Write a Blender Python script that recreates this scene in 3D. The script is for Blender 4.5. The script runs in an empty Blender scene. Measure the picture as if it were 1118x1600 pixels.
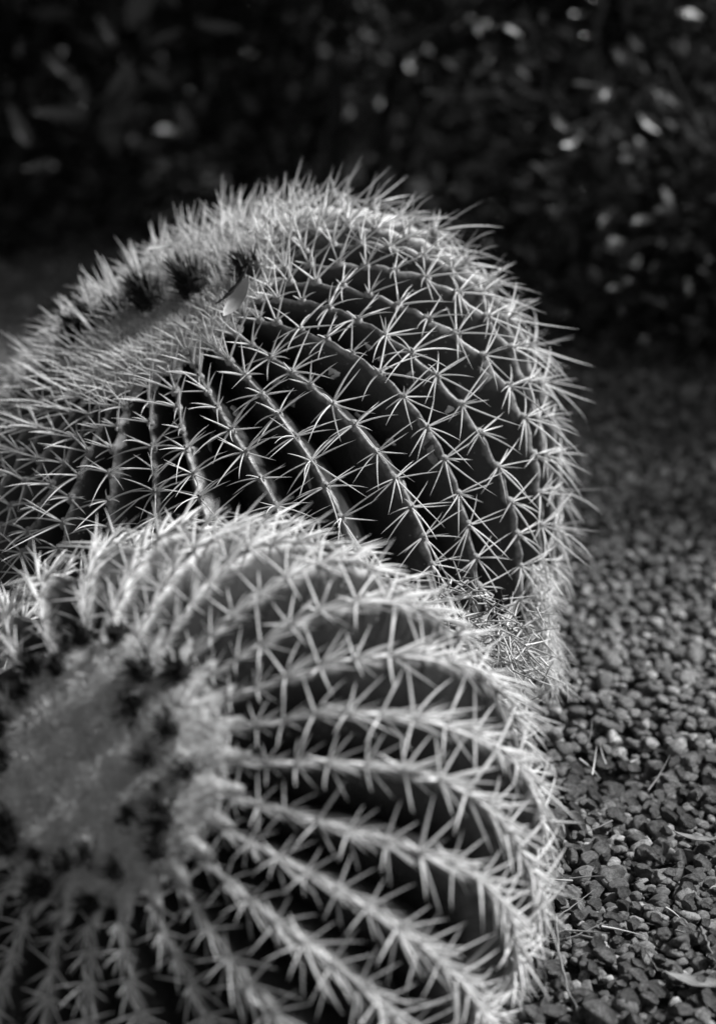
import bpy, math, random
import numpy as np
from mathutils import Matrix, Vector

# ------------------------------------------------------------------ camera
SC = bpy.context.scene
COL = SC.collection
R = math.radians
FPX, CX, CY = 3960.0, 559.0, 800.0          # focal length and centre in photo pixels (1118 x 1600)
CAM_H, PITCH = 0.817, R(20.0)
CAM = np.array([0.0, 0.0, CAM_H])
RIGHT = np.array([1.0, 0, 0])
FWD = np.array([0, math.cos(PITCH), -math.sin(PITCH)])
UP = np.array([0, math.sin(PITCH), math.cos(PITCH)])


def ray(px, py):
    return FWD + RIGHT * (px - CX) / FPX - UP * (py - CY) / FPX


def at(px, py, depth):
    return CAM + ray(px, py) * depth


def on_ground(px, py, h=0.0):
    d = ray(px, py)
    return CAM + d * ((h - CAM_H) / d[2])


def project(p):
    q = np.asarray(p) - CAM
    z = q @ FWD
    return CX + FPX * (q @ RIGHT) / z, CY - FPX * (q @ UP) / z, z


cam_data = bpy.data.cameras.new("camera")
cam = bpy.data.objects.new("camera", cam_data)
COL.objects.link(cam)
cam.location = CAM
cam.rotation_euler = (math.pi / 2 - PITCH, 0, 0)
cam_data.sensor_fit = 'VERTICAL'
cam_data.sensor_height = 36.0
cam_data.lens = 36.0 * FPX / 1600.0
cam_data.clip_start = 0.02
cam_data.clip_end = 400
cam_data.dof.use_dof = True
cam_data.dof.focus_distance = 1.68
cam_data.dof.aperture_fstop = 4.5
cam_data.dof.aperture_blades = 0
SC.camera = cam

# ------------------------------------------------------------------ light
SUN_EL, SUN_AZ = R(45), R(80)          # azimuth: clockwise from +Y (away from camera) to +X (right)
world = bpy.data.worlds.new("World")
SC.world = world
world.use_nodes = True
wn, wl = world.node_tree.nodes, world.node_tree.links
wn.clear()
sky = wn.new('ShaderNodeTexSky')
sky.sky_type = 'NISHITA'
sky.sun_disc = False
sky.sun_elevation = SUN_EL
sky.sun_rotation = SUN_AZ
bw = wn.new('ShaderNodeRGBToBW')        # a black-and-white photograph: sky light without its blue
bg = wn.new('ShaderNodeBackground')
bg.inputs['Strength'].default_value = 0.075
wo = wn.new('ShaderNodeOutputWorld')
wl.new(sky.outputs[0], bw.inputs[0])
wl.new(bw.outputs[0], bg.inputs['Color'])
wl.new(bg.outputs[0], wo.inputs['Surface'])

sun_dir = Vector((math.sin(SUN_AZ) * math.cos(SUN_EL), math.cos(SUN_AZ) * math.cos(SUN_EL), math.sin(SUN_EL)))
sun_data = bpy.data.lights.new("sun", 'SUN')
sun_data.energy = 5.0
sun_data.angle = R(10.0)
sun = bpy.data.objects.new("sun", sun_data)
sun.rotation_euler = sun_dir.to_track_quat('Z', 'Y').to_euler()
sun.location = sun_dir * 10
COL.objects.link(sun)

SC.view_settings.view_transform = 'Standard'
SC.view_settings.look = 'None'
SC.view_settings.exposure = 1.0
SC.view_settings.gamma = 1.0
SC.render.engine = 'CYCLES'
SC.cycles.use_denoising = True
SC.cycles.max_bounces = 6
SC.cycles.transparent_max_bounces = 4

DEBUG = False
rng = np.random.default_rng(7)
random.seed(7)

# ------------------------------------------------------------------ helpers


def mesh_np(name, V, F, mats=(), midx=None, smooth=True, uv=None):
    """V (n,3), F (m,k) with constant k, uv per vertex (n,2)"""
    V = np.asarray(V, np.float32)
    F = np.asarray(F, np.int32)
    me = bpy.data.meshes.new(name)
    me.vertices.add(len(V))
    me.vertices.foreach_set('co', V.ravel())
    m, k = F.shape
    me.loops.add(m * k)
    me.loops.foreach_set('vertex_index', F.ravel())
    me.polygons.add(m)
    me.polygons.foreach_set('loop_start', np.arange(0, m * k, k, dtype=np.int32))
    me.polygons.foreach_set('loop_total', np.full(m, k, np.int32))
    me.polygons.foreach_set('use_smooth', np.full(m, smooth, bool))
    for mt in mats:
        me.materials.append(mt)
    if midx is not None:
        me.polygons.foreach_set('material_index', np.asarray(midx, np.int32))
    if uv is not None:
        l = me.uv_layers.new(name='UVMap')
        l.data.foreach_set('uv', np.asarray(uv, np.float32)[F.ravel()].ravel())
    me.update(calc_edges=True)
    me.validate()
    return me


def link(name, me, parent=None, mat=None):
    o = bpy.data.objects.new(name, me)
    COL.objects.link(o)
    if parent is not None:
        o.parent = parent
    if mat is not None:
        o.matrix_local = mat
    return o


def tag(o, label=None, cat=None, group=None, kind=None):
    for k, v in (('label', label), ('category', cat), ('group', group), ('kind', kind)):
        if v:
            o[k] = v
    return o


def scatter(TV, TF, M, P):
    """copies of one template (v,3)/(f,k) with matrices M (n,3,3) and places P (n,3), in one vertex/face list"""
    n, v = len(P), len(TV)
    V = np.einsum('nij,vj->nvi', M, TV) + P[:, None, :]
    F = TF[None] + (np.arange(n) * v)[:, None, None]
    return V.reshape(-1, 3), F.reshape(-1, TF.shape[1])


def rot_random(n, r=rng):
    q = r.normal(size=(n, 4))
    q /= np.linalg.norm(q, axis=1)[:, None]
    w, x, y, z = q.T
    return np.stack([1 - 2 * (y * y + z * z), 2 * (x * y - z * w), 2 * (x * z + y * w),
                     2 * (x * y + z * w), 1 - 2 * (x * x + z * z), 2 * (y * z - x * w),
                     2 * (x * z - y * w), 2 * (y * z + x * w), 1 - 2 * (x * x + y * y)], 1).reshape(n, 3, 3)


def frames(Z, X=None, r=rng):
    """(n,3,3) with columns x,y,z where z follows Z"""
    Z = Z / np.linalg.norm(Z, axis=1)[:, None]
    if X is None:
        X = r.normal(size=Z.shape)
    X = X - (X * Z).sum(1)[:, None] * Z
    X /= np.linalg.norm(X, axis=1)[:, None] + 1e-9
    return np.stack([X, np.cross(Z, X), Z], 2)


def icosphere(sub):
    import bmesh
    bm = bmesh.new()
    bmesh.ops.create_icosphere(bm, subdivisions=sub, radius=1)
    bm.verts.ensure_lookup_table()
    V = np.array([v.co[:] for v in bm.verts])
    F = np.array([[v.index for v in f.verts] for f in bm.faces])
    bm.free()
    return V, F


def vnoise(P, seed, scale, octaves=3):
    """cheap smooth 3-D noise: sum of random sine products"""
    r = np.random.default_rng(seed)
    out = np.zeros(len(P))
    amp = 1.0
    for o in range(octaves):
        for _ in range(4):
            k = r.normal(size=3) * scale
            out += amp * np.sin(P @ k + r.uniform(0, 6.28)) / 3
        amp *= .5
        scale *= 2.1
    return out


def tube(pts, radii, sides=6, twist=0.0, flat=1.0):
    """tapered tube along points; returns V,F (quads, last ring may be tiny)"""
    pts = np.asarray(pts, float)
    radii = np.asarray(radii, float)
    T = np.gradient(pts, axis=0)
    T /= np.linalg.norm(T, axis=1)[:, None] + 1e-12
    ref = np.array([0.31, 0.77, 0.55])
    if abs(T[0] @ ref) > .95:
        ref = np.array([0.9, -.3, .3])
    X = np.cross(T, ref)
    X /= np.linalg.norm(X, axis=1)[:, None] + 1e-12
    Y = np.cross(T, X)
    a = np.arange(sides) * 2 * math.pi / sides + twist
    V = pts[:, None] + radii[:, None, None] * (np.cos(a)[None, :, None] * X[:, None] + flat * np.sin(a)[None, :, None] * Y[:, None])
    n = len(pts)
    i = np.arange(n - 1)[:, None] * sides
    j = np.arange(sides)[None]
    j2 = (j + 1) % sides
    F = np.stack([i + j, i + j2, i + sides + j2, i + sides + j], 2).reshape(-1, 4)
    return V.reshape(-1, 3), F


def merge(parts):
    Vs, Fs, Ms, o = [], [], [], 0
    for p in parts:
        V, F = p[0], p[1]
        Vs.append(V)
        Fs.append(F + o)
        Ms.append(np.full(len(F), p[2] if len(p) > 2 else 0))
        o += len(V)
    return np.concatenate(Vs), np.concatenate(Fs), np.concatenate(Ms)


# ------------------------------------------------------------------ materials (grey: black-and-white photograph)


class Mat:
    def __init__(s, name, rough=.6, spec=.5):
        s.m = bpy.data.materials.new(name)
        s.m.use_nodes = True
        s.n, s.l = s.m.node_tree.nodes, s.m.node_tree.links
        s.b = s.n['Principled BSDF']
        s.b.inputs['Roughness'].default_value = rough
        s.b.inputs['Specular IOR Level'].default_value = spec

    def node(s, t, **kw):
        n = s.n.new(t)
        for k, v in kw.items():
            if k.startswith('i_'):
                n.inputs[k[2:]].default_value = v
            else:
                setattr(n, k, v)
        return n

    def coord(s, which='Object'):
        return s.node('ShaderNodeTexCoord').outputs[which]

    def noise(s, vec, scale, detail=4, rough=.6):
        n = s.node('ShaderNodeTexNoise')
        n.inputs['Scale'].default_value = scale
        n.inputs['Detail'].default_value = detail
        n.inputs['Roughness'].default_value = rough
        s.l.new(vec, n.inputs['Vector'])
        return n.outputs['Fac']

    def ramp(s, fac, stops):
        n = s.node('ShaderNodeValToRGB')
        e = n.color_ramp.elements
        while len(e) < len(stops):
            e.new(.5)
        for el, (p, g) in zip(e, stops):
            el.position = p
            el.color = (g, g, g, 1)
        s.l.new(fac, n.inputs['Fac'])
        return n.outputs['Color']

    def math(s, op, a, b=None):
        n = s.node('ShaderNodeMath', operation=op)
        for i, x in enumerate((a, b)):
            if x is None:
                continue
            if isinstance(x, (int, float)):
                n.inputs[i].default_value = x
            else:
                s.l.new(x, n.inputs[i])
        return n.outputs[0]

    def mix(s, fac, a, b):
        n = s.node('ShaderNodeMix', data_type='RGBA')
        for i, x in ((0, fac), (6, a), (7, b)):
            if isinstance(x, (int, float)):
                n.inputs[i].default_value = x if i == 0 else (x, x, x, 1)
            else:
                s.l.new(x, n.inputs[i])
        return n.outputs[2]

    def color(s, c):
        if isinstance(c, (int, float)):
            s.b.inputs['Base Color'].default_value = (c, c, c, 1)
        else:
            s.l.new(c, s.b.inputs['Base Color'])

    def bump(s, h, strength, dist):
        n = s.node('ShaderNodeBump')
        n.inputs['Strength'].default_value = strength
        n.inputs['Distance'].default_value = dist
        s.l.new(h, n.inputs['Height'])
        s.l.new(n.outputs[0], s.b.inputs['Normal'])

    def translucent(s, fac, c):
        t = s.node('ShaderNodeBsdfTranslucent')
        if isinstance(c, (int, float)):
            t.inputs['Color'].default_value = (c, c, c, 1)
        else:
            s.l.new(c, t.inputs['Color'])
        mx = s.node('ShaderNodeMixShader')
        mx.inputs[0].default_value = fac
        s.l.new(s.b.outputs[0], mx.inputs[1])
        s.l.new(t.outputs[0], mx.inputs[2])
        s.l.new(mx.outputs[0], s.n['Material Output'].inputs['Surface'])


def info_random(m):
    return m.node('ShaderNodeObjectInfo').outputs['Random']


def geo_random(m):
    return m.node('ShaderNodeNewGeometry').outputs['Random Per Island']


def mat_skin(name, width, amount):
    m = Mat(name, .4, .35)
    uvn = m.node('ShaderNodeUVMap', uv_map='UVMap').outputs[0]
    sep = m.node('ShaderNodeSeparateXYZ')
    m.l.new(uvn, sep.inputs[0])
    au = m.math('ABSOLUTE', sep.outputs[0])
    obj = m.coord('Object')
    big = m.noise(obj, 9, 3)
    fine = m.noise(obj, 160, 5, .7)
    base = m.ramp(big, [(.3, .012), (.55, .02), (.8, .032)])
    # corky pale margin along the crest, ragged by noise
    edge = m.math('ADD', au, m.math('MULTIPLY', m.math('SUBTRACT', m.noise(obj, 75, 4), .5), .13))
    crest = m.ramp(edge, [(width * .4, 1), (width, 0)])
    cork = m.ramp(fine, [(.35, .07), (.6, .27)])
    c1 = m.mix(m.math('MULTIPLY', crest, amount), base, cork)
    # dust specks and old scabs
    vor = m.node('ShaderNodeTexVoronoi', feature='F1')
    vor.inputs['Scale'].default_value = 210
    m.l.new(obj, vor.inputs['Vector'])
    speck = m.ramp(vor.outputs['Distance'], [(.1, 1), (.2, 0)])
    keep = m.ramp(m.noise(obj, 24, 3), [(.5, 0), (.64, 1)])
    c2 = m.mix(m.math('MULTIPLY', m.math('MULTIPLY', speck, keep), .6), c1, .3)
    dust = m.ramp(m.noise(obj, 38, 6, .75), [(.56, 0), (.75, 1)])
    c3 = m.mix(m.math('MULTIPLY', dust, .07 if width > .1 else .26), c2, .16)
    m.color(c3)
    m.l.new(m.ramp(fine, [(.3, .3), (.7, .5)]), m.b.inputs['Roughness'])
    m.bump(m.math('ADD', fine, m.noise(obj, 40, 3)), .25, .002)
    return m.m


def mat_spine():
    m = Mat('spine', .42, .5)
    obj = m.coord('Object')
    c = m.ramp(geo_random(m), [(0, .22), (.12, .45), (.5, .62), (1, .78)])
    c2 = m.mix(m.ramp(m.noise(obj, 220, 2), [(.45, 0), (.75, .45)]), c, .3)
    m.color(c2)
    m.translucent(.3, .72)
    return m.m


def mat_old_spine():
    m = Mat('weathered_spine', .7, .3)
    c = m.ramp(geo_random(m), [(0, .16), (.6, .3), (1, .45)])
    m.color(c)
    return m.m


def mat_simple(name, lo, hi, scale, rough=.8, spec=.3, bump=0, dist=.002, trans=0, detail=4):
    m = Mat(name, rough, spec)
    c = m.ramp(m.noise(m.coord('Object'), scale, detail, .65), [(.3, lo), (.7, hi)])
    m.color(c)
    if bump:
        m.bump(m.noise(m.coord('Object'), scale * 2.2, 5, .7), bump, dist)
    if trans:
        m.translucent(trans, hi)
    return m.m


def mat_stone(per_object):
    m = Mat('gravel_stone_single' if per_object else 'gravel_stone', .48, .5)
    obj = m.coord('Object')
    r = info_random(m) if per_object else geo_random(m)
    base = m.ramp(r, [(0, .06), (.45, .13), (.8, .2), (.93, .28), (1, .4)])
    n = m.noise(obj, 300 if not per_object else 2.0, 5, .75)
    spot = m.ramp(n, [(.36, .25), (.5, .8), (.66, 1.35)])
    mul = m.node('ShaderNodeMix', data_type='RGBA', blend_type='MULTIPLY')
    mul.inputs[0].default_value = 1
    m.l.new(base, mul.inputs[6])
    m.l.new(spot, mul.inputs[7])
    m.color(mul.outputs[2])
    m.bump(m.noise(obj, 380 if not per_object else 3.2, 6, .85), 1.0, .0022 if not per_object else .5)
    return m.m


M_SKIN = mat_skin('cactus_skin', .085, .85)
M_SKINF = mat_skin('felted_cactus_skin', .13, 1.0)
M_SPINE = mat_spine()
M_OLD = mat_old_spine()
M_AREOLE = mat_simple('areole_felt', .12, .34, 260, .95, .1, .6, .002)
M_WOOL = mat_simple('crown_wool', .3, .66, 190, 1.0, .05, .9, .006, detail=7)
M_FIBRE = mat_simple('wool_fibre', .45, .66, 60, .9, .1, trans=.25)
M_WOOLB = mat_simple('shaded_wool', .18, .36, 70, 1.0, .05, .9, .006, detail=7)  # darker crown wool: the rear crown's weaker light is put into the colour
M_FIBREB = mat_simple('shaded_fibre', .28, .5, 60, .9, .1, trans=.2)  # fibres darkened likewise, dimmer light painted into their tone
M_FLOWER = mat_simple('dried_flower', .006, .028, 120, .7, .3)
M_FLOWERC = mat_simple('dried_flower_cup', .004, .014, 90, .9, .2, .5, .002)
M_STONE1 = mat_stone(True)
M_STONE = mat_stone(False)
M_SOIL = mat_simple('dark_soil', .015, .05, 30, .95, .2, .8, .01)
M_DRY = mat_simple('dry_leaf', .22, .42, 60, .6, .4, .4, .001, trans=.25)
M_DARKLEAF = mat_simple('dark_dry_leaf', .015, .04, 60, .9, .1, .4, .001)
M_TWIG = mat_simple('twig_bark', .05, .16, 90, .8, .3, .5, .001)
M_STRAW = mat_simple('pale_straw', .06, .13, 90, .6, .3)
M_BARK = mat_simple('shrub_bark', .02, .06, 40, .9, .2, .5, .004)
M_SCAB = mat_simple('pale_scab', .07, .26, 170, .9, .2, .8, .0015, detail=7)
M_SCALE = mat_simple('pale_scale', .35, .55, 150, .8, .2)


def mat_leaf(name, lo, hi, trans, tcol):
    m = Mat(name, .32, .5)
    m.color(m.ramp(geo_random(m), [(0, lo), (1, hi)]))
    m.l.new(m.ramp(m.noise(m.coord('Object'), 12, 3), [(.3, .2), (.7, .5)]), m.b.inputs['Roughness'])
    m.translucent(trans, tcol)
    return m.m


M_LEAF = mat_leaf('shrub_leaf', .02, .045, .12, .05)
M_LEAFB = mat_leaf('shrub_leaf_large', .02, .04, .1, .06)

# ------------------------------------------------------------------ ground and gravel


def ground_z(x, y):
    """gentle dips in the bed"""
    c = on_ground(955, 1205)
    z = -.022 * np.exp(-(((x - c[0]) / .04) ** 2 + ((y - c[1]) / .05) ** 2))
    return z + .004 * np.sin(x * 17 + 1) * np.sin(y * 13)


def build_ground():
    xs = np.unique(np.concatenate([np.linspace(-60, -1.2, 8), np.linspace(-1.2, 1.4, 90), np.linspace(1.4, 60, 8)]))
    ys = np.unique(np.concatenate([np.linspace(-60, .4, 8), np.linspace(.4, 3.6, 110), np.linspace(3.6, 120, 10)]))
    X, Y = np.meshgrid(xs, ys)
    V = np.stack([X.ravel(), Y.ravel(), ground_z(X, Y).ravel() - .004], 1)
    nx, ny = len(xs), len(ys)
    i, j = np.meshgrid(np.arange(nx - 1), np.arange(ny - 1))
    a = (j * nx + i).ravel()
    F = np.stack([a, a + 1, a + nx + 1, a + nx], 1)
    g = link('ground', mesh_np('ground', V, F, [M_SOIL]))
    tag(g, 'dark soil under the gravel bed', None, None, 'structure')
    return g


GROUND = build_ground()


def stone_shape(sub, seed, rough=.22, flat=.7):
    V, F = icosphere(sub)
    r = np.random.default_rng(seed)
    s = np.array([1, r.uniform(.7, .95), r.uniform(.5, .85) * flat / .7])
    # chop with random planes for blocky faces
    for _ in range(13):
        n = r.normal(size=3)
        n /= np.linalg.norm(n)
        d = r.uniform(.5, .82)
        k = V @ n
        V = V - np.maximum(k - d, 0)[:, None] * n * .9
    V = V * (1 + rough * .42 * vnoise(V, seed, 3.4, 3))[:, None] * s
    return V, F


def build_gravel(ground):
    # jittered grid of places, two layers
    big = []
    pts = []
    sp = .0105
    for layer, z0 in ((0, .0), (1, .0048)):
        gx = np.arange(-.75, .95, sp)
        gy = np.arange(.95, 3.35, sp * .92)
        X, Y = np.meshgrid(gx, gy)
        X = X + (np.arange(len(gy)) % 2)[:, None] * sp / 2 + rng.uniform(-.45, .45, X.shape) * sp
        Y = Y + rng.uniform(-.45, .45, Y.shape) * sp
        keep = rng.random(X.shape) < (1.0 if layer == 0 else .55)
        X, Y = X[keep], Y[keep]
        S = .0061 * np.exp(rng.normal(0, .24, len(X)))
        S *= np.where(rng.random(len(X)) < .04, 1.3, 1)
        Z = ground_z(X, Y) + z0 + S * .35
        pts.append(np.stack([X, Y, Z, S], 1))
    P = np.concatenate(pts)
    u, v, z = project_many(P[:, :3])
    vis = (u > 770) & (u < 1140) & (v > 600) & (v < 1640)
    # drop stones that would sit deep inside the cacti
    near = vis & (v > 1040)
    # single stones: the ones that show largest
    top = P[:, 2] - ground_z(P[:, 0], P[:, 1]) > .005
    score = np.where((u > 825) & (u < 1125) & (v > 1180) & (v < 1615) & top, P[:, 3] / z, 0)
    order = np.argsort(-score)[:300]
    order = order[score[order] > 0]
    single = np.zeros(len(P), bool)
    single[order] = True
    variants = []
    for k in range(12):
        V, F = stone_shape(3, 100 + k)
        variants.append(mesh_np('stone', V, F, [M_STONE1]))
    Rm = rot_z_tilt(len(P))
    for n_, i in enumerate(np.where(single)[0]):
        M = Matrix(Rm[i].tolist()).to_4x4()
        M = Matrix.Translation(P[i, :3]) @ M @ Matrix.Scale(P[i, 3] * 1.06, 4)
        link('stone', variants[n_ % 12], ground, M)
    Vs, Fs, o = [], [], 0
    for mask, sub, nv in ((near & ~single, 2, 6), (vis & ~near, 1, 6), (~vis & ~single, 0, 6)):
        idx = np.where(mask)[0]
        for k in range(nv):
            ii = idx[k::nv]
            V, F = stone_shape(max(sub, 1), 200 + k + sub * 10) if sub else stone_shape(1, 300 + k)
            if sub == 0:
                V, F = icosphere(1)
                V, F = V[:12] if len(V) > 42 else V, F
                V = V * (1 + .2 * vnoise(V, 40 + k, 3))[:, None] * [1, .85, .65]
            a, b = scatter(V, F, Rm[ii] * P[ii, 3][:, None, None], P[ii, :3])
            Vs.append(a)
            Fs.append(b + o)
            o += len(a)
    g = link('gravel', mesh_np('gravel', np.concatenate(Vs), np.concatenate(Fs), [M_STONE]), ground)
    tag(g, None, None, None, 'stuff')
    print('gravel stones', len(P), 'faces', sum(len(f) for f in Fs))


def project_many(P):
    q = P - CAM
    z = q @ FWD
    return CX + FPX * (q @ RIGHT) / z, CY - FPX * (q @ UP) / z, z


def rot_z_tilt(n):
    a = rng.uniform(0, 6.283, n)
    N = np.stack([rng.normal(0, .35, n), rng.normal(0, .35, n), np.ones(n)], 1)
    return frames(N, np.stack([np.cos(a), np.sin(a), np.zeros(n)], 1))


# ------------------------------------------------------------------ spines


def spine(direction, length, r0=.00105, bend=(0, .15, -.25), seg=5, sides=5):
    d = np.array(direction, float)
    d /= np.linalg.norm(d)
    t = np.linspace(0, 1, seg + 1)
    pts = d[None] * (t * length)[:, None] + np.array(bend)[None] * (t ** 2 * length)[:, None]
    rad = r0 * (1 - t ** 1.5) ** .8 * (.85 + .3 * (t > .01)) + .00005
    return tube(pts, rad, sides, rng.uniform(0, 3), .75)


def cluster(kind, seed):
    """one areole: x = across the rib, y = down the rib, z = out. kind: young / mid / old"""
    r = np.random.default_rng(seed)
    parts = []
    if kind == 'young':
        dirs = [(s * .55, y, 1.0, L) for s in (-1, 1) for y, L in ((-.3, .024), (.4, .03))]
        dirs += [(0.1, .35, 1, .036), (0, .8, .8, .03)]
    elif kind == 'swept':
        dirs = [(s * .95, y, z, L) for s in (-1, 1) for y, z, L in ((-.15, .45, .031), (.5, .4, .034))]
        dirs += [(.15, 1.0, .45, .044), (-.2, 1.1, .3, .038), (.1, 1.0, .22, .034), (-.25, 1.0, .5, .03), (.25, 1.0, .6, .036), (-.1, -1.0, .3, .022), (s_(r) * .3, .3, .9, .03)]
    elif kind == 'mid':
        dirs = [(s * 1.0, y, z, L) for s in (-1, 1) for y, z, L in ((-.42, .36, .027), (-.0, .3, .033), (.45, .32, .033))]
        dirs += [(0, .8, .8, .043), (s_(r) * .35, -.3, .95, .033), (s_(r) * .3, .25, 1.0, .036)]
        dirs = dirs[:r.integers(4, 7)] + dirs[6:] if r.random() < .5 else dirs
    else:
        dirs = [(s * .9, y, z, L) for s in (-1, 1) for y, z, L in ((.05, .22, .027), (.6, .25, .034), (1.1, .25, .033))]
        dirs += [(0, 1.1, .75, .04), (s_(r) * .35, .35, .8, .031), (s_(r) * .3, 1.2, .35, .034), (0, 1.3, .2, .03)]
    for x, y, z, L in dirs:
        d = np.array([x, y, z]) + r.normal(0, .17, 3)
        bend = np.array([0, .12, -.2]) * r.uniform(.2, 1.2) + r.normal(0, .05, 3)
        if kind == 'young':
            bend = bend * .6
        V, F = spine(d, L * r.uniform(.7, 1.4), r.uniform(.00072, .001) * (1.25 if kind == 'swept' else .8), bend)
        parts.append((V, F, 0))
    # felt cushion
    a = np.linspace(0, 2 * math.pi, 8, endpoint=False)
    rings = [np.stack([np.cos(a) * .0034 * k, np.sin(a) * .0048 * k, np.full(8, h)], 1) for k, h in ((1, -.0015), (.85, .0014), (.3, .0026))]
    V = np.concatenate(rings) + r.normal(0, .0003, (24, 3))
    F = np.array([[i * 8 + j, i * 8 + (j + 1) % 8, i * 8 + 8 + (j + 1) % 8, i * 8 + 8 + j] for i in range(2) for j in range(8)])
    parts.append((V, F, 1))
    return merge(parts)


def s_(r):
    return -1 if r.random() < .5 else 1


CLUSTERS = {}
for kind_ in ('young', 'swept', 'mid', 'old'):
    CLUSTERS[kind_] = []
    for k_ in range(7):
        V_, F_, I_ = cluster(kind_, 500 + k_ + hash(len(kind_) * 31) % 97)
        CLUSTERS[kind_].append((V_, F_, I_, mesh_np('spine_cluster', V_, F_, [M_SPINE, M_AREOLE], I_)))


# ------------------------------------------------------------------ barrel cactus


class Barrel:
    """local frame: z = axis, origin = middle of the body"""

    def __init__(s, a, c_up, c_low, n_rib, depth, wool, e_up=2.35, e_low=2.2, dimple=.012, spin=0.0, kappa=0.0):
        s.__dict__.update(locals())
        ph = np.linspace(0.0, math.pi * .94, 900)
        r, z = s.profile(ph)
        s.ph = ph
        s.arc = np.concatenate([[0], np.cumsum(np.hypot(np.diff(r), np.diff(z)))])

    def profile(s, ph):
        up = ph <= math.pi / 2
        e = np.where(up, s.e_up, s.e_low)
        c = np.where(up, s.c_up, s.c_low)
        sn, cs = np.sin(ph), np.cos(ph)
        k = (np.abs(sn) ** e + np.abs(cs) ** e) ** (-1 / e)
        r, z = s.a * sn * k, c * cs * k
        z = z - s.dimple * np.exp(-(r / (s.wool * .9)) ** 2)
        return r, z

    def base_point(s, ph, th):
        r, z = s.profile(ph)
        return s.bend(np.stack([r * np.cos(th), r * np.sin(th), z], -1))

    def bend(s, P):
        """the stem leans over towards local -x as it rises"""
        if not s.kappa:
            return P
        rho, a = 1 / s.kappa, P[..., 2] * s.kappa
        return np.stack([(P[..., 0] + rho) * np.cos(a) - rho, P[..., 1], (P[..., 0] + rho) * np.sin(a)], -1)

    def top_axis(s):
        a = s.c_up * s.kappa
        return np.array([-math.sin(a), 0, math.cos(a)])

    def frame(s, ph, th):
        """point, outward normal, down-the-rib and sideways directions of the plain surface"""
        e = 1e-3
        p = s.base_point(ph, th)
        d = s.base_point(ph + e, th) - p
        d /= np.linalg.norm(d, axis=-1)[..., None]
        side = s.base_point(ph, th + e) - p
        side /= np.linalg.norm(side, axis=-1)[..., None] + 1e-12
        n = np.cross(d, side)
        n /= np.linalg.norm(n, axis=-1)[..., None] + 1e-12
        return p, n, d, side

    def depth_at(s, ph):
        r, _ = s.profile(ph)
        k = np.clip((r - s.wool * .55) / (s.a * .45), 0, 1)
        k = k * k * (3 - 2 * k)
        low = np.clip((math.pi * .97 - ph) / .9, .25, 1)
        return s.depth * np.minimum(k, 1) * low

    def wobble(s, k, ph):
        return .018 * np.sin(ph * 3.1 + k * 2.4 + s.a * 40) * np.sin(ph)

    def rib_points(s, k, t, ph, arc):
        """t in [-.5,.5] across the rib"""
        th = s.spin + (k + t) * 2 * math.pi / s.n_rib
        # crest wanders a little; grooves (t=+-.5) take the mean of their neighbours so strips meet
        wk = (1 - np.abs(2 * t)) * s.wobble(k, ph)
        wg = np.where(t >= 0, .5 * (s.wobble(k % s.n_rib, ph) + s.wobble((k + 1) % s.n_rib, ph)), .5 * (s.wobble(k % s.n_rib, ph) + s.wobble((k - 1) % s.n_rib, ph)))
        th = th + wk + np.abs(2 * t) * wg
        p, n, d, side = s.frame(ph, th)
        h = .5 * np.cos(math.pi * t) + .5 * (1 - np.abs(2 * t)) ** .85
        bumpy = .0016 * np.cos(arc * 2 * math.pi / .024 + k * 2.1) * np.clip(1 - np.abs(t) * 5, 0, 1)
        lump = .0025 * np.sin(arc * 31 + k * 1.7) * (1 - np.abs(2 * t))
        p = p - n * (s.depth_at(ph) * (1 - h))[..., None] + n * ((bumpy + lump) * np.clip(s.depth_at(ph) / s.depth, 0, 1))[..., None]
        return p, n, d, side


RIB_T = np.array([-.5, -.46, -.4, -.32, -.23, -.14, -.07, -.025, 0, .025, .07, .14, .23, .32, .4, .46, .5])


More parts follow.
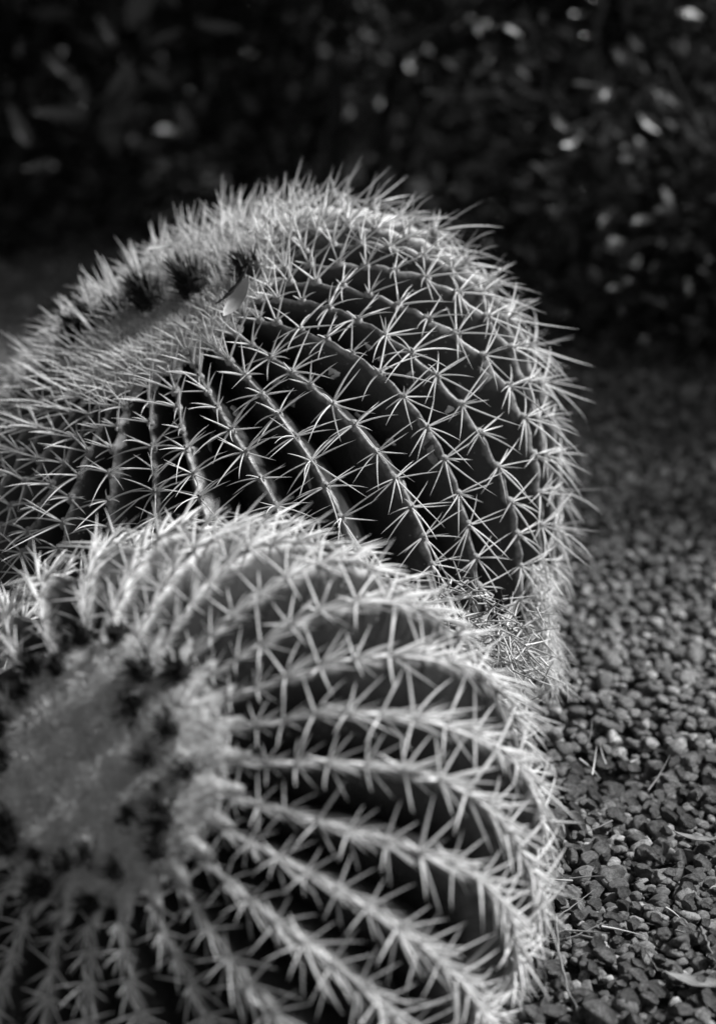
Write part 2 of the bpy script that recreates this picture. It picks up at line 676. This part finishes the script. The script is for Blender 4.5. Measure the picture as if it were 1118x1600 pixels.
def build_cactus(B, M, label, cat_group, seed, flowers, n_single=300, young_to=.13, crown_from=.72, spine_scale=1.0, kinds_=('young', 'mid', 'old'), skin=None, wool_mats=None, gap0=.0085, gap1=.021, flower_set=1, grow=(.72, .12), ph_end=.93):
    r = np.random.default_rng(seed)
    base = link_empty('barrel_cactus', M @ Matrix.Translation((0, 0, -B.c_low * .96)))
    tag(base, label, 'cactus', cat_group)
    off = Matrix.Translation((0, 0, B.c_low * .96))
    Mw = np.array(M)
    # --- ribs
    ph0 = .05
    phs = np.interp(np.linspace(np.interp(ph0, B.ph, B.arc), np.interp(math.pi * ph_end, B.ph, B.arc), 105), B.arc, B.ph)
    arcs = np.interp(phs, B.ph, B.arc)
    nt = len(RIB_T)
    ribs = []
    for k in range(B.n_rib):
        T, PH = np.meshgrid(RIB_T, phs)
        A = np.repeat(arcs[:, None], nt, 1)
        p, _, _, _ = B.rib_points(k, T.ravel(), PH.ravel(), A.ravel())
        n = len(phs)
        i, j = np.meshgrid(np.arange(n - 1), np.arange(nt - 1), indexing='ij')
        a = (i * nt + j).ravel()
        F = np.stack([a, a + nt, a + nt + 1, a + 1], 1)
        uv = np.stack([T.ravel(), A.ravel()], 1)
        ribs.append(link('rib', mesh_np('rib', p, F, [skin], uv=uv), base, off))
    if DEBUG:
        W = np.concatenate([np.array([v.co[:] for v in o.data.vertices]) for o in ribs]) @ Mw[:3, :3].T + Mw[:3, 3]
        u, v, _ = project_many(W)
        print('SIL top', {x: int(v[abs(u - x) < 12].min()) for x in (0, 60, 120, 180, 250, 300, 380, 450, 520, 600, 680, 780, 820) if (abs(u - x) < 12).any()})
        print('SIL right', {y: int(u[abs(v - y) < 12].max()) for y in range(500, 1600, 100) if (abs(v - y) < 12).any()}, 'umin', u.min(), 'zmin', W[:, 2].min())
    # --- areoles
    items = []
    a_start = np.interp(B.wool * crown_from, B.profile(B.ph)[0][:400], B.arc[:400])
    a_end = np.interp(math.pi * ph_end, B.ph, B.arc)
    for k in range(B.n_rib):
        a = a_start + r.uniform(0, .008)
        while a < a_end - .005:
            f = (a - a_start) / (a_end - a_start)
            items.append((k, a, f))
            a += (gap0 + (gap1 - gap0) * min(1, f / .14)) * r.uniform(.9, 1.1) * (1 - .35 * max(0, (f - .78) / .22))
    ks = np.array([i[0] for i in items])
    aa = np.array([i[1] for i in items])
    ff = np.array([i[2] for i in items])
    ph = np.interp(aa, B.arc, B.ph)
    p, n, d, side = B.rib_points(ks, np.zeros(len(ks)), ph, aa)
    sc = spine_scale * (grow[0] + (1 - grow[0]) * np.clip(ff / grow[1], 0, 1)) * r.uniform(.88, 1.14, len(ks))
    kinds = np.where(ff < young_to * r.uniform(.7, 1.3, len(ks)), 0, np.where(ff < .66 + r.uniform(-.08, .08, len(ks)), 1, 2))
    tw = r.normal(0, .16, len(ks))
    X = side * np.cos(tw)[:, None] + d * np.sin(tw)[:, None]
    # young spines stand up along the axis
    Z = n + B.top_axis()[None] * (np.clip(1 - ff / .2, 0, 1) * .35)[:, None]
    Fm = frames(Z, X)
    # frames(): y = z cross x ; want y down the rib
    flip = (Fm[:, :, 1] * d).sum(1) < 0
    Fm[flip, :, 0] *= -1
    Fm[flip, :, 1] *= -1
    Pw = p @ Mw[:3, :3].T + Mw[:3, 3]
    Nw = n @ Mw[:3, :3].T
    u, v, zc = project_many(Pw)
    view = CAM - Pw
    view /= np.linalg.norm(view, axis=1)[:, None]
    facing = (Nw * view).sum(1)
    seen = (u > -20) & (u < 1138) & (v > -20) & (v < 1620) & (facing > -.35)
    score = np.where(seen, 1 + facing, 0)
    if seen.sum() > n_single:
        score = score * r.uniform(.8, 1.2, len(score))
    order = np.argsort(-score)[:n_single]
    order = order[score[order] > 0]
    single = np.zeros(len(ks), bool)
    single[order] = True
    var = r.integers(0, 7, len(ks))
    names = kinds_
    rest = []
    for i in range(len(ks)):
        C = CLUSTERS[names[kinds[i]]][var[i]]
        S = Fm[i] * sc[i]
        if single[i]:
            m4 = Matrix(S.tolist()).to_4x4()
            m4.translation = p[i]
            link('spine_cluster', C[3], ribs[ks[i]], m4)
        else:
            rest.append((C[0] @ S.T + p[i], C[1], C[2]))
    Vs, Fs, Is, o = [], [], [], 0
    for V, F, I in rest:
        Vs.append(V)
        Fs.append(F + o)
        Is.append(I)
        o += len(V)
    me = mesh_np('spines', np.concatenate(Vs), np.concatenate(Fs), [M_SPINE, M_AREOLE], np.concatenate(Is))
    tag(link('spines', me, base, off), kind='stuff')
    print('cactus', len(ks), 'areoles; single', single.sum(), 'seen', seen.sum())
    # --- woolly crown
    nr, na = 30, 120
    rr = np.linspace(.001, B.wool * 1.12, nr)
    th = np.linspace(0, 2 * math.pi, na, endpoint=False)
    RR, TH = np.meshgrid(rr, th, indexing='ij')
    rad = RR * (1 + .10 * np.sin(TH * B.n_rib - B.spin * B.n_rib) * (RR / B.wool) ** 4)
    zz = np.interp(RR, B.profile(B.ph)[0][:400], B.profile(B.ph)[1][:400])
    V = np.stack([rad * np.cos(TH), rad * np.sin(TH), zz], -1).reshape(-1, 3)
    edge = np.clip((B.wool * 1.1 - RR.ravel()) / (B.wool * .3), -.4, 1)
    V[:, 2] += .006 * edge + (.0022 * vnoise(V * 1.0, seed, 130, 3) + .0016 * vnoise(V, seed + 1, 420, 2)) * np.clip(edge + .3, 0, 1)
    V = B.bend(V)
    i, j = np.meshgrid(np.arange(nr - 1), np.arange(na), indexing='ij')
    F = np.stack([i * na + j, (i + 1) * na + j, (i + 1) * na + (j + 1) % na, i * na + (j + 1) % na], -1).reshape(-1, 4)
    wool = link('wool_crown', mesh_np('wool_crown', V, F, [(wool_mats or (M_WOOL, M_FIBRE))[0]]), base, off)
    # fibres
    nf = 15000
    q = np.sqrt(r.uniform(0, 1, nf)) * B.wool * 1.1
    t = r.uniform(0, 6.283, nf)
    P = np.stack([q * np.cos(t), q * np.sin(t), np.interp(q, B.profile(B.ph)[0][:400], B.profile(B.ph)[1][:400])], 1)
    P[:, 2] += .0055 * np.clip((B.wool * 1.1 - q) / (B.wool * .3), -.4, 1) + .0022 * vnoise(P, seed, 130, 3)
    P = B.bend(P)
    TVs = np.array([[-.5, 0, 0], [.5, 0, 0], [-.4, .1, .5], [.4, .1, .5], [-.05, .35, .95], [.05, .35, .95]]) * [.00045, 1, 1]
    TF = np.array([[0, 1, 3, 2], [2, 3, 5, 4]])
    D = B.top_axis()[None] * .9 + r.normal(0, .6, (nf, 3))
    L = r.uniform(.004, .008, nf)
    Mx = frames(D) * np.stack([np.ones(nf), L, L], 1)[:, None, :]
    V, F = scatter(TVs, TF, Mx, P)
    tag(link('wool_fibres', mesh_np('wool_fibres', V, F, [(wool_mats or (M_WOOL, M_FIBRE))[1]]), wool), kind='stuff')
    # --- dried flowers, each set where its line of sight meets the crown
    gr, gt = np.meshgrid(np.linspace(.01, B.wool * 1.2, 60), np.linspace(0, 6.283, 240), indexing='ij')
    gph = np.interp(gr.ravel(), B.profile(B.ph)[0][:400], B.ph[:400])
    gp, gn, _, _ = B.frame(gph, gt.ravel())
    gu, gv, gz = project_many(gp @ Mw[:3, :3].T + Mw[:3, 3])
    ctr = project_many((B.bend(np.array([[0, 0, B.c_up - B.dimple]])) @ Mw[:3, :3].T + Mw[:3, 3]))
    print('crown centre at pixel', ctr[0], ctr[1])
    for px, py, size in flowers:
        q = np.argmin((gu - px) ** 2 + (gv - py) ** 2)
        nrm = gn[q] + .5 * B.top_axis() + r.normal(0, .12, 3)
        m4 = Matrix(frames(nrm[None])[0].tolist()).to_4x4() @ Matrix.Scale(size * r.uniform(.78, 1.22), 4)
        m4.translation = gp[q] + gn[q] * r.uniform(-.002, .003)
        k = r.integers(0, 4)
        cup = link('dried_flower', FLOWERS[flower_set][k][0], base, off @ m4)
        link('bract_tuft', FLOWERS[flower_set][k][1], cup)
    return base, ribs


def link_empty(name, M):
    o = bpy.data.objects.new(name, None)
    o.empty_display_size = .05
    COL.objects.link(o)
    o.matrix_world = M
    return o


def flower_meshes(seed, cup_k, bract_k, n):
    """unit about 1 m = one flower radius 10 mm; cup plus a tuft of pointed bracts"""
    r = np.random.default_rng(seed)
    prof = [(.004, -.004), (.0055, .002), (.006, .006), (.005, .009), (.002, .0088), (.0004, .0085)]
    a = np.linspace(0, 2 * math.pi, 12, endpoint=False)
    V = np.concatenate([np.stack([np.cos(a) * q, np.sin(a) * q, np.full(12, z)], 1) for q, z in prof]) * [cup_k, cup_k, 1] * (1 + r.normal(0, .09, (72, 3)))
    F = np.array([[i * 12 + j, i * 12 + (j + 1) % 12, i * 12 + 12 + (j + 1) % 12, i * 12 + 12 + j] for i in range(5) for j in range(12)])
    cup = mesh_np('dried_flower', V, F, [M_FLOWERC])
    t = r.uniform(0, 6.283, n)
    out = r.uniform(0, 1, n)
    P = np.stack([np.cos(t) * .0062 * out, np.sin(t) * .0062 * out, .001 + .008 * (1 - out) + r.uniform(-.002, .003, n)], 1)
    D = np.stack([np.cos(t) * out * .95, np.sin(t) * out * .95, np.ones(n) * .8], 1) + r.normal(0, .12, (n, 3))
    L = r.uniform(.008, .014, n) * bract_k
    TV = np.array([[-.5, 0, 0], [.5, 0, 0], [-.42, .1, .5], [.42, .1, .5], [-.03, .0, 1], [.03, .0, 1]]) * [.0012, .2, 1]
    TF = np.array([[0, 1, 3, 2], [2, 3, 5, 4]])
    X = np.stack([-np.sin(t), np.cos(t), np.zeros(n)], 1)
    Mx = frames(D, X) * np.stack([np.ones(n), L, L], 1)[:, None, :]
    V, F = scatter(TV, TF, Mx, P)
    return cup, mesh_np('bract_tuft', V, F, [M_FLOWER])


FLOWERS = [[flower_meshes(900 + k_, 1.05, .85 + .1 * k_, 90) for k_ in range(4)], [flower_meshes(920 + k_, 1.0, 1.0, 120) for k_ in range(4)]]


def pose(center, axis, lean):
    ax = Vector(axis).normalized()
    x = -Vector(lean)
    x = (x - ax * x.dot(ax)).normalized()
    m = Matrix((x, ax.cross(x), ax)).transposed().to_4x4()
    m.translation = Vector(center)
    return m


TC = -FWD
# upright cactus behind
th_ = R(64)
roll = R(14)
axis_b = math.cos(th_) * TC + math.sin(th_) * (-math.sin(roll) * RIGHT + math.cos(roll) * UP)
LEAN_B = -RIGHT + .35 * TC
cen_b = at(388, 750, 1.94)
BACK = Barrel(a=.236, c_up=.158, c_low=.20, n_rib=33, depth=.038, kappa=2.2, wool=.082, e_up=2.4, e_low=2.2, dimple=.012, spin=.05)
fl_b = [(400, 440, 1.56), (314, 466, 1.65), (248, 486, 1.76), (190, 500, 1.46), (150, 512, 1.37), (112, 518, 1.37), (78, 512, 1.27), (220, 480, 1.08)]
back, back_ribs = build_cactus(BACK, pose(cen_b, axis_b, LEAN_B), 'upright ribbed barrel cactus with bristly flat crown, standing behind the tilted one', 'barrel cacti in the gravel bed', 21, fl_b, crown_from=.5, young_to=.2, spine_scale=.9, skin=M_SKIN, wool_mats=(M_WOOLB, M_FIBREB))

# tilted cactus in front
axis_f = TC + -.5 * RIGHT + .74 * UP
LEAN_F = TC - .45 * RIGHT
cen_f = at(332, 1330, 1.49)
FRONT = Barrel(a=.190, c_up=.138, c_low=.172, n_rib=27, depth=.034, kappa=2.0, wool=.068, e_up=2.4, e_low=2.2, dimple=.004, spin=.1)
fl_f = [(100, 1050, 0.97), (45, 1085, 0.97), (15, 1000, 0.88), (8, 1140, 0.97), (12, 1195, 0.97), (15, 1280, 0.97), (130, 985, 0.97), (192, 1000, 0.97), (215, 1110, 0.97), (235, 1060, 0.97),
        (285, 1055, 0.97), (275, 1145, 0.97), (240, 1195, 0.88), (300, 1205, 0.97), (255, 1238, 0.88), (210, 1282, 0.88), (262, 1284, 0.97), (255, 1335, 0.97), (190, 1365, 0.97), (108, 1350, 0.88),
        (141, 1335, 0.78), (66, 1335, 0.78), (75, 1388, 0.97), (145, 1415, 1.06), (20, 1320, 0.97)]
front, front_ribs = build_cactus(FRONT, pose(cen_f, axis_f, LEAN_F), 'tilted barrel cactus whose woolly crown dotted with dark dried flowers faces forward', 'barrel cacti in the gravel bed', 22, fl_f, crown_from=1.12, young_to=.0, spine_scale=.84, kinds_=('young', 'swept', 'old'), skin=M_SKINF, gap0=.014, gap1=.0205, grow=(.45, .26), flower_set=0)

build_gravel(GROUND)

# ------------------------------------------------------------------ litter on and around the cacti


def leaf_mesh(name, L, W, curl, fold, mat, seed, n=9):
    r = np.random.default_rng(seed)
    t = np.linspace(0, 1, n)
    w = W * .5 * np.sin(math.pi * t ** .85) ** .8 + .0004
    w[-1] = .0002
    V = []
    for i in range(n):
        for k, sx in enumerate((-1, -.5, 0, .5, 1)):
            V.append((sx * w[i] * (1 + r.normal(0, .03)), (t[i] - .5) * L, curl * L * (4 * (t[i] - .5) ** 2) + fold * abs(sx) * w[i] + r.normal(0, .0002)))
    V = np.array(V)
    lo = V.copy()
    lo[:, 2] -= .0004
    F = [[i * 5 + j, i * 5 + j + 1, i * 5 + j + 6, i * 5 + j + 5] for i in range(n - 1) for j in range(4)]
    m = len(V)
    G = [[m + f[3], m + f[2], m + f[1], m + f[0]] for f in F]
    rim = [i * 5 for i in range(n)] + [(n - 1) * 5 + j for j in range(1, 5)] + [i * 5 + 4 for i in range(n - 2, -1, -1)] + [3, 2, 1]
    E = [[rim[i], m + rim[i], m + rim[(i + 1) % len(rim)], rim[(i + 1) % len(rim)]] for i in range(len(rim))]
    return mesh_np(name, np.concatenate([V, lo]), np.array(F + G + E), [mat])


def place_leaf(px, py, depth, L, W, rz, tilt, roll_, mat, label, seed, curl=.12, fold=.25, point=None, group=None):
    o = link('fallen_leaf', leaf_mesh('fallen_leaf', L, W, curl, fold, mat, seed))
    o.location = point if point is not None else at(px, py, depth)
    o.rotation_euler = (R(tilt), R(roll_), R(rz))
    return tag(o, label, 'leaf', group)


bpy.context.view_layer.update()


def hit_on(objs, px, py):
    """where the line of sight first meets one of these objects: world point and normal"""
    best = None
    for o in objs:
        mi = o.matrix_world.inverted()
        c = mi @ Vector(CAM)
        d = (mi.to_3x3() @ Vector(ray(px, py))).normalized()
        ok, p, n, _ = o.ray_cast(c, d)
        if ok:
            w = o.matrix_world @ p
            dist = (w - Vector(CAM)).length
            if best is None or dist < best[0]:
                best = (dist, w, (o.matrix_world.to_3x3() @ n).normalized(), o)
    return best


def crown_of(c):
    return [o for o in c.children if o.name.startswith(('wool_crown', 'rib'))]


CB = crown_of(back)
for px, py, lift, L, W, rz, tilt, rl, mt, lab, sd in (
        (402, 490, .022, .034, .012, -40, 50, 10, M_DRY, 'pale narrow dry leaf caught on the rim of the bristly crown', 1),
        (372, 466, .02, .038, .015, -65, 40, -25, M_DARKLEAF, 'dark curled dry leaf lying among the dried flowers of the upright cactus', 2),
        (275, 352, .02, .032, .01, -80, 15, 0, M_DRY, 'pale leaf resting on spines at the far rim of the upright cactus', 3)):
    h = hit_on(CB, px, py)
    while h is None:
        py += 15
        h = hit_on(CB, px, py)
    place_leaf(0, 0, 0, L, W, rz, tilt, rl, mt, lab, sd, point=h[1] + h[2] * lift)

for px, py, L, W, rz, tilt, rl, mt, lab, sd in (
        (1088, 1312, .034, .011, 80, 4, 10, M_TWIG, 'pale curved dry leaf lying on the gravel beside the tilted cactus', 4),
        (1090, 1538, .042, .016, 85, 6, 8, M_TWIG, 'broad pale dry leaf half buried between the pebbles', 5)):
    g = on_ground(px, py, .012)
    place_leaf(0, 0, 0, L, W, rz, tilt, rl, mt, lab, sd, point=g)

for px, py, dz, L, rz, tilt, lab, sd in (
        (742, 948, .015, .02, 30, 40, 'dark dry leaf wedged upright between the two cacti', 11),
        (776, 945, .01, .024, -40, 75, 'dark curled leaf in the spine litter between the two cacti', 12)):
    place_leaf(px, py, 1.745, L, .009, rz, tilt, 10, M_DARKLEAF, lab, sd)


def twig(name, pts, r0, mat, label, cat, seed, knobs=True):
    r = np.random.default_rng(seed)
    P = np.array(pts, float)
    t = np.linspace(0, 1, 14)
    tt = np.linspace(0, 1, len(P))
    Q = np.stack([np.interp(t, tt, P[:, i]) for i in range(3)], 1) + r.normal(0, r0 * .35, (14, 3))
    rad = r0 * (1 - .55 * t) * (1 + r.normal(0, .08, 14))
    V, F = tube(Q, rad, 6)
    parts = [(V, F)]
    if knobs:
        for k in (5, 9):
            e = Q[k] + r.normal(0, 1, 3) * r0 * 4
            parts.append(tube(np.linspace(Q[k], e, 3), [rad[k] * .7, rad[k] * .5, r0 * .1], 5))
    V, F, _ = merge(parts)
    return tag(link(name, mesh_np(name, V, F, [mat])), label, cat)


twig('fallen_twig', [on_ground(868, 1432, .03), on_ground(872, 1490, .02), on_ground(890, 1555, .012), on_ground(905, 1590, .012)], .0011, M_TWIG,
     'thin dark twig lying on pebbles against the tilted cactus', 'twig', 1)
twig('grass_straw', [on_ground(850, 1475, .012), on_ground(900, 1462, .014), on_ground(945, 1440, .012)], .0005, M_STRAW,
     'thin pale straw pointing away from the tilted cactus across the gravel', 'straw', 2, False)
twig('grass_straw', [on_ground(870, 1432, .016), on_ground(905, 1408, .014), on_ground(928, 1390, .012)], .0005, M_STRAW,
     'short pale straw lying beside the longer one on the gravel', 'straw', 3, False)
twig('fallen_twig', [on_ground(1094, 1450, .016), on_ground(1106, 1480, .014), on_ground(1122, 1515, .012)], .0012, M_STRAW,
     'short pale woody stalk lying on pebbles away from the cacti', 'twig', 4, False)
twig('grass_straw', [on_ground(1008, 1485, .014), on_ground(1020, 1505, .012), on_ground(1028, 1518, .012)], .0006, M_TWIG,
     'very short dark stem standing between pebbles', 'straw', 5, False)

# shed spines heaped between the cacti and hanging at the foot of the upright one
r_ = np.random.default_rng(5)


def litter(name, centres, n, spread, down, parent=None):
    parts = []
    for _ in range(n):
        c = centres[r_.integers(len(centres))]
        p = c + r_.normal(0, 1, 3) * spread
        d = r_.normal(0, 1, 3) * [1, 1, .5] + np.array([0, 0, -down])
        parts.append(spine_old(d, r_.uniform(.016, .034)) + (0,))
        parts[-1] = (parts[-1][0] + p, parts[-1][1], 0)
    V, F, _ = merge(parts)
    return link(name, mesh_np(name, V, F, [M_OLD]), parent)


def spine_old(d, L):
    d = d / np.linalg.norm(d)
    t = np.linspace(0, 1, 4)
    pts = d[None] * (t * L)[:, None] + r_.normal(0, .12, 3)[None] * (t ** 2 * L)[:, None]
    return tube(pts, .0009 * (1 - t * .85), 4)


def hanging(parent, n):
    parts = []
    for _ in range(n):
        t = r_.uniform(0, 1)
        p = at(838 + 22 * t + r_.normal(0, 9), 880 + 190 * t, 1.86 + r_.normal(0, .015))
        d = np.array([r_.normal(.1, .55), r_.normal(-.1, .55), -1.0])
        L = r_.uniform(.012, .024)
        tt = np.linspace(0, 1, 5)
        d = d / np.linalg.norm(d)
        q = d[None] * (tt * L)[:, None] + r_.normal(0, .15, 3)[None] * (tt ** 2 * L)[:, None]
        V, F = tube(q, .001 * (1 - tt * .85), 4)
        parts.append((V + p, F, 0))
    V, F, _ = merge(parts)
    o = link('dead_spines', mesh_np('dead_spines', V, F, [M_SPINE]), parent)
    o.matrix_world = Matrix.Identity(4)
    return tag(o, kind='stuff')


hanging(back, 420)
foot = [at(px, py, z) for px, py, z in ((745, 965, 1.74), (775, 1000, 1.75), (800, 1040, 1.77), (760, 1030, 1.74), (800, 985, 1.77), (720, 950, 1.72), (790, 1060, 1.77))]
tag(litter('spine_litter', foot, 360, np.array([.011, .015, .011]), .3), 'heap of shed grey spines between the two cacti', 'spine litter', None, 'stuff')

near = [on_ground(px, py, .012) for px, py in ((860, 1130), (880, 1180), (870, 1260), (900, 1340), (870, 1400), (930, 1450), (900, 1100), (960, 1280), (1010, 1420))]
tag(litter('fallen_spines', near, 26, np.array([.03, .03, .0015]), 0), 'loose shed spines scattered on the gravel beside the cacti', 'spine litter', None, 'stuff')

# pale scabs and scale discs on the ribs of the upright cactus
RB = [o for o in back.children if o.name.startswith('rib')]


def patch(px, py, w, h, seed, mat, name):
    """a thin raised crust that follows the rib it lies on"""
    hh = hit_on(RB, px, py)
    if hh is None:
        return
    r = np.random.default_rng(seed)
    nx, ny = 6, max(6, int(h / 5))
    rib_o = hh[3]
    V = []
    last = hh
    for j in range(ny):
        t = j / (ny - 1) * 2 - 1
        ww = w * .5 * max(.15, (1 - abs(t) ** 3)) * r.uniform(.65, 1.3)
        sh = w * .35 * math.sin(j * .9 + seed)
        for i in range(nx):
            q = i / (nx - 1) * 2 - 1
            g = hit_on([rib_o], px + q * ww + sh, py + t * h * .5) or last
            last = g
            edge = 1 if 0 < i < nx - 1 and 0 < j < ny - 1 else 0
            V.append(rib_o.matrix_world.inverted() @ (g[1] + g[2] * (.0001 + .0008 * edge)))
    F = [[j * nx + i, j * nx + i + 1, j * nx + nx + i + 1, j * nx + nx + i] for j in range(ny - 1) for i in range(nx - 1)]
    link(name, mesh_np(name, np.array([v[:] for v in V]), np.array(F), [mat]), rib_o)


for k_, (px, py, w, h) in enumerate(((665, 672, 20, 62), (676, 712, 13, 34), (722, 618, 17, 42), (752, 592, 18, 40), (628, 760, 9, 30), (330, 690, 7, 36), (482, 745, 8, 40))):
    patch(px, py, w, h, 40 + k_, M_SCAB, 'scab')
for k_, (px, py) in enumerate(((574, 541), (516, 580), (523, 586), (432, 598), (458, 630), (372, 648), (366, 640), (304, 704), (700, 640), (640, 585), (598, 560), (612, 690), (560, 650))):
    patch(px, py, 11, 13, 80 + k_, M_SCALE, 'scale_disc')

# ------------------------------------------------------------------ shrubs behind

LEAF_T = np.array([[0, 0, 0], [-.22, .3, .03], [.22, .3, .03], [0, .32, -.04], [-.25, .62, .02], [.25, .62, .02], [0, .64, -.06], [0, 1, -.02]])
LEAF_F = np.array([[0, 3, 1, 1], [0, 2, 3, 3], [1, 3, 6, 4], [3, 2, 5, 6], [4, 6, 7, 7], [6, 5, 7, 7]])
LEAF_F3 = np.array([[0, 3, 1], [0, 2, 3], [1, 3, 6], [1, 6, 4], [3, 2, 5], [3, 5, 6], [4, 6, 7], [6, 5, 7]])


def shrub(x, y, w, d, h, n_leaf, leaf_len, label, seed, mat=None, z0=.0, narrow=1.0):
    r = np.random.default_rng(seed)
    root = link_empty('shrub', Matrix.Translation((x, y, 0)))
    tag(root, label, 'shrub', 'shrubs behind the cacti')
    parts, tips = [], []
    ns = 11
    for k in range(ns):
        a = r.uniform(0, 6.283)
        q = math.sqrt(r.uniform(0, 1))
        tip = np.array([math.cos(a) * q * w * .5, math.sin(a) * q * d * .5, h * r.uniform(.55, 1.0)])
        b = np.array([tip[0] * .25, tip[1] * .25, -.02])
        t = np.linspace(0, 1, 8)[:, None]
        pts = b + (tip - b) * t + np.array([tip[0], tip[1], 0]) * .35 * (t - t * t) + r.normal(0, .012, (8, 3)) * t
        parts.append(tube(pts, np.linspace(.012, .003, 8) * r.uniform(.7, 1.2), 6))
        tips.append(pts)
        for _ in range(13):
            s = r.integers(2, 8)
            e = pts[s] + r.normal(0, 1, 3) * [w * .16, d * .16, .1]
            seg = pts[s] + (e - pts[s]) * np.linspace(0, 1, 5)[:, None] + r.normal(0, .006, (5, 3))
            parts.append(tube(seg, np.linspace(.004, .0015, 5), 5))
            tips.append(seg)
    V, F, _ = merge(parts)
    link('stem', mesh_np('stem', V, F, [M_BARK]), root)
    allp = np.concatenate(tips)
    # twigs' own leaves plus clumps through the volume, thicker towards the outside
    n1 = n_leaf // 2
    P1 = allp[r.integers(0, len(allp), n1)] + r.normal(0, .03, (n1, 3))
    n2 = n_leaf - n1
    ncl = 150
    a = r.uniform(0, 6.283, ncl)
    q = r.uniform(.45, 1.0, ncl) ** .6
    zc = r.uniform(.0, 1.0, ncl) ** 1.3
    prof = np.sqrt(np.clip(1 - (zc - .4) ** 2 / .55, .1, 1))
    C = np.stack([np.cos(a) * q * w * .5 * prof, np.sin(a) * q * d * .5 * prof, zc * h], 1)
    P2 = C[r.integers(0, ncl, n2)] + r.normal(0, .045, (n2, 3))
    a = r.uniform(math.pi * .8, math.pi * 2.2, 420)
    zc = r.uniform(.05, 1.05, 420)
    k = r.uniform(.5, .62, 420)
    P3 = np.stack([np.cos(a) * k * w, np.sin(a) * k * d, zc * h], 1)
    P = np.concatenate([P1, P2, P3])
    P[:, 2] = np.abs(P[:, 2]) + .01
    out = P * [1, 1, .4] - [0, 0, h * .1]
    D = out / (np.linalg.norm(out, axis=1)[:, None] + 1e-6) + r.normal(0, .7, P.shape) + [0, 0, .1]
    L = leaf_len * r.uniform(.55, 1.3, len(P))
    N = np.stack([np.zeros(len(P)), np.zeros(len(P)), np.ones(len(P))], 1) + r.normal(0, .5, P.shape)
    Y = D / np.linalg.norm(D, axis=1)[:, None]
    X = np.cross(Y, N)
    X /= np.linalg.norm(X, axis=1)[:, None] + 1e-9
    Mx = np.stack([X * (L * narrow)[:, None], Y * L[:, None], np.cross(X, Y) * L[:, None]], 2)
    V, F = scatter(LEAF_T, LEAF_F3, Mx, P)
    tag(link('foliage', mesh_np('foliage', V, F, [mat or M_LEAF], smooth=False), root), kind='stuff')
    return root


SHRUBS = [
    (-.62, 3.4, .85, .6, 1.1, 6000, .055, 'dark shrub with long drooping leaves behind the crown of the upright cactus', 1, .9),
    (-.05, 3.4, .8, .6, 1.15, 8000, .042, 'dense dark small-leaved shrub between the long-leaved and the loose shrub', 2, .8),
    (.48, 3.2, .8, .65, 1.1, 8000, .036, 'dark loose shrub with glinting leaves behind the gravel path', 3, .9),
    (1.1, 3.15, .8, .7, 1.05, 7000, .036, 'dark rounded shrub at the far end of the gravel', 4, .9),
    (.42, 2.82, .5, .3, .3, 4000, .026, 'low dark ground shrub edging the gravel next to the upright cactus', 5, .9),
    (.86, 2.78, .5, .32, .34, 4000, .028, 'low leafy ground shrub edging the gravel, farther from the cacti', 10, .9),
    (.98, 2.5, .55, .5, .8, 5000, .036, 'added out-of-view shrub shading the far gravel, in front of the row of taller shrubs', 11, .9),  # added outside the frame to cast shade on the far gravel
    (-1.25, 3.5, .8, .7, 1.1, 5000, .045, 'dark shrub beyond the long-leaved shrub, away from the gravel', 6, .8),
    (.2, 4.3, 1.0, .7, 1.4, 6000, .055, 'tall dark shrub in the second row behind the small-leaved one', 7, .8),
    (-.7, 4.25, 1.0, .7, 1.4, 6000, .055, 'tall dark shrub in the second row behind the long-leaved one', 8, .8),
    (1.1, 4.2, 1.0, .7, 1.4, 6000, .055, 'tall dark shrub in the second row behind the rounded one', 9, .8),
]
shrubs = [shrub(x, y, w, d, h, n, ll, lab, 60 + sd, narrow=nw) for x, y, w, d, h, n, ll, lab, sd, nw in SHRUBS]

# single large leaves on the nearest twig of the long-leaved shrub
big = shrubs[0]
bo = np.array(big.location)
stem_pts = [at(150, 230, 3.2), at(140, 170, 3.1), at(165, 150, 3.0), at(215, 145, 3.0), at(260, 110, 3.05)]
for a_, b_ in ((0, 3), (2, 4)):
    P_ = np.array(stem_pts[a_:b_ + 1]) - bo
    V_, F_ = tube(P_, np.linspace(.004, .002, len(P_)), 6)
    link('twig', mesh_np('twig', V_, F_, [M_BARK]), big)
for k_, (px, py, L, ang, tl) in enumerate(((95, 180, .085, 178, .2), (90, 105, .06, 140, .5), (185, 125, .05, 60, .3), (245, 125, .06, -40, .4), (30, 195, .075, 115, .3), (130, 140, .05, 95, .5),
                                            (205, 120, .05, -75, .3), (345, 45, .07, -10, .3), (290, 190, .06, -60, .5), (260, 60, .06, 20, .4), (60, 260, .05, 200, .4), (165, 45, .055, 120, .4))):
    c = at(px, py, 2.98 + .05 * math.sin(k_ * 2.3))
    me = leaf_mesh('leaf', L * .8, L * .22, .08, .3, M_LEAFB, 700 + k_)
    a_ = R(ang - 90)
    y_ = Vector(RIGHT) * -math.sin(a_) + Vector(UP) * math.cos(a_)
    y_ = (y_ + Vector(TC) * tl * .6).normalized()
    z_ = (Vector(TC) + Vector((0, 0, .6)))
    z_ = (z_ - y_ * z_.dot(y_)).normalized()
    m4 = Matrix((y_.cross(z_), y_, z_)).transposed().to_4x4()
    m4.translation = Vector(c - bo)
    link('leaf', me, big, m4)
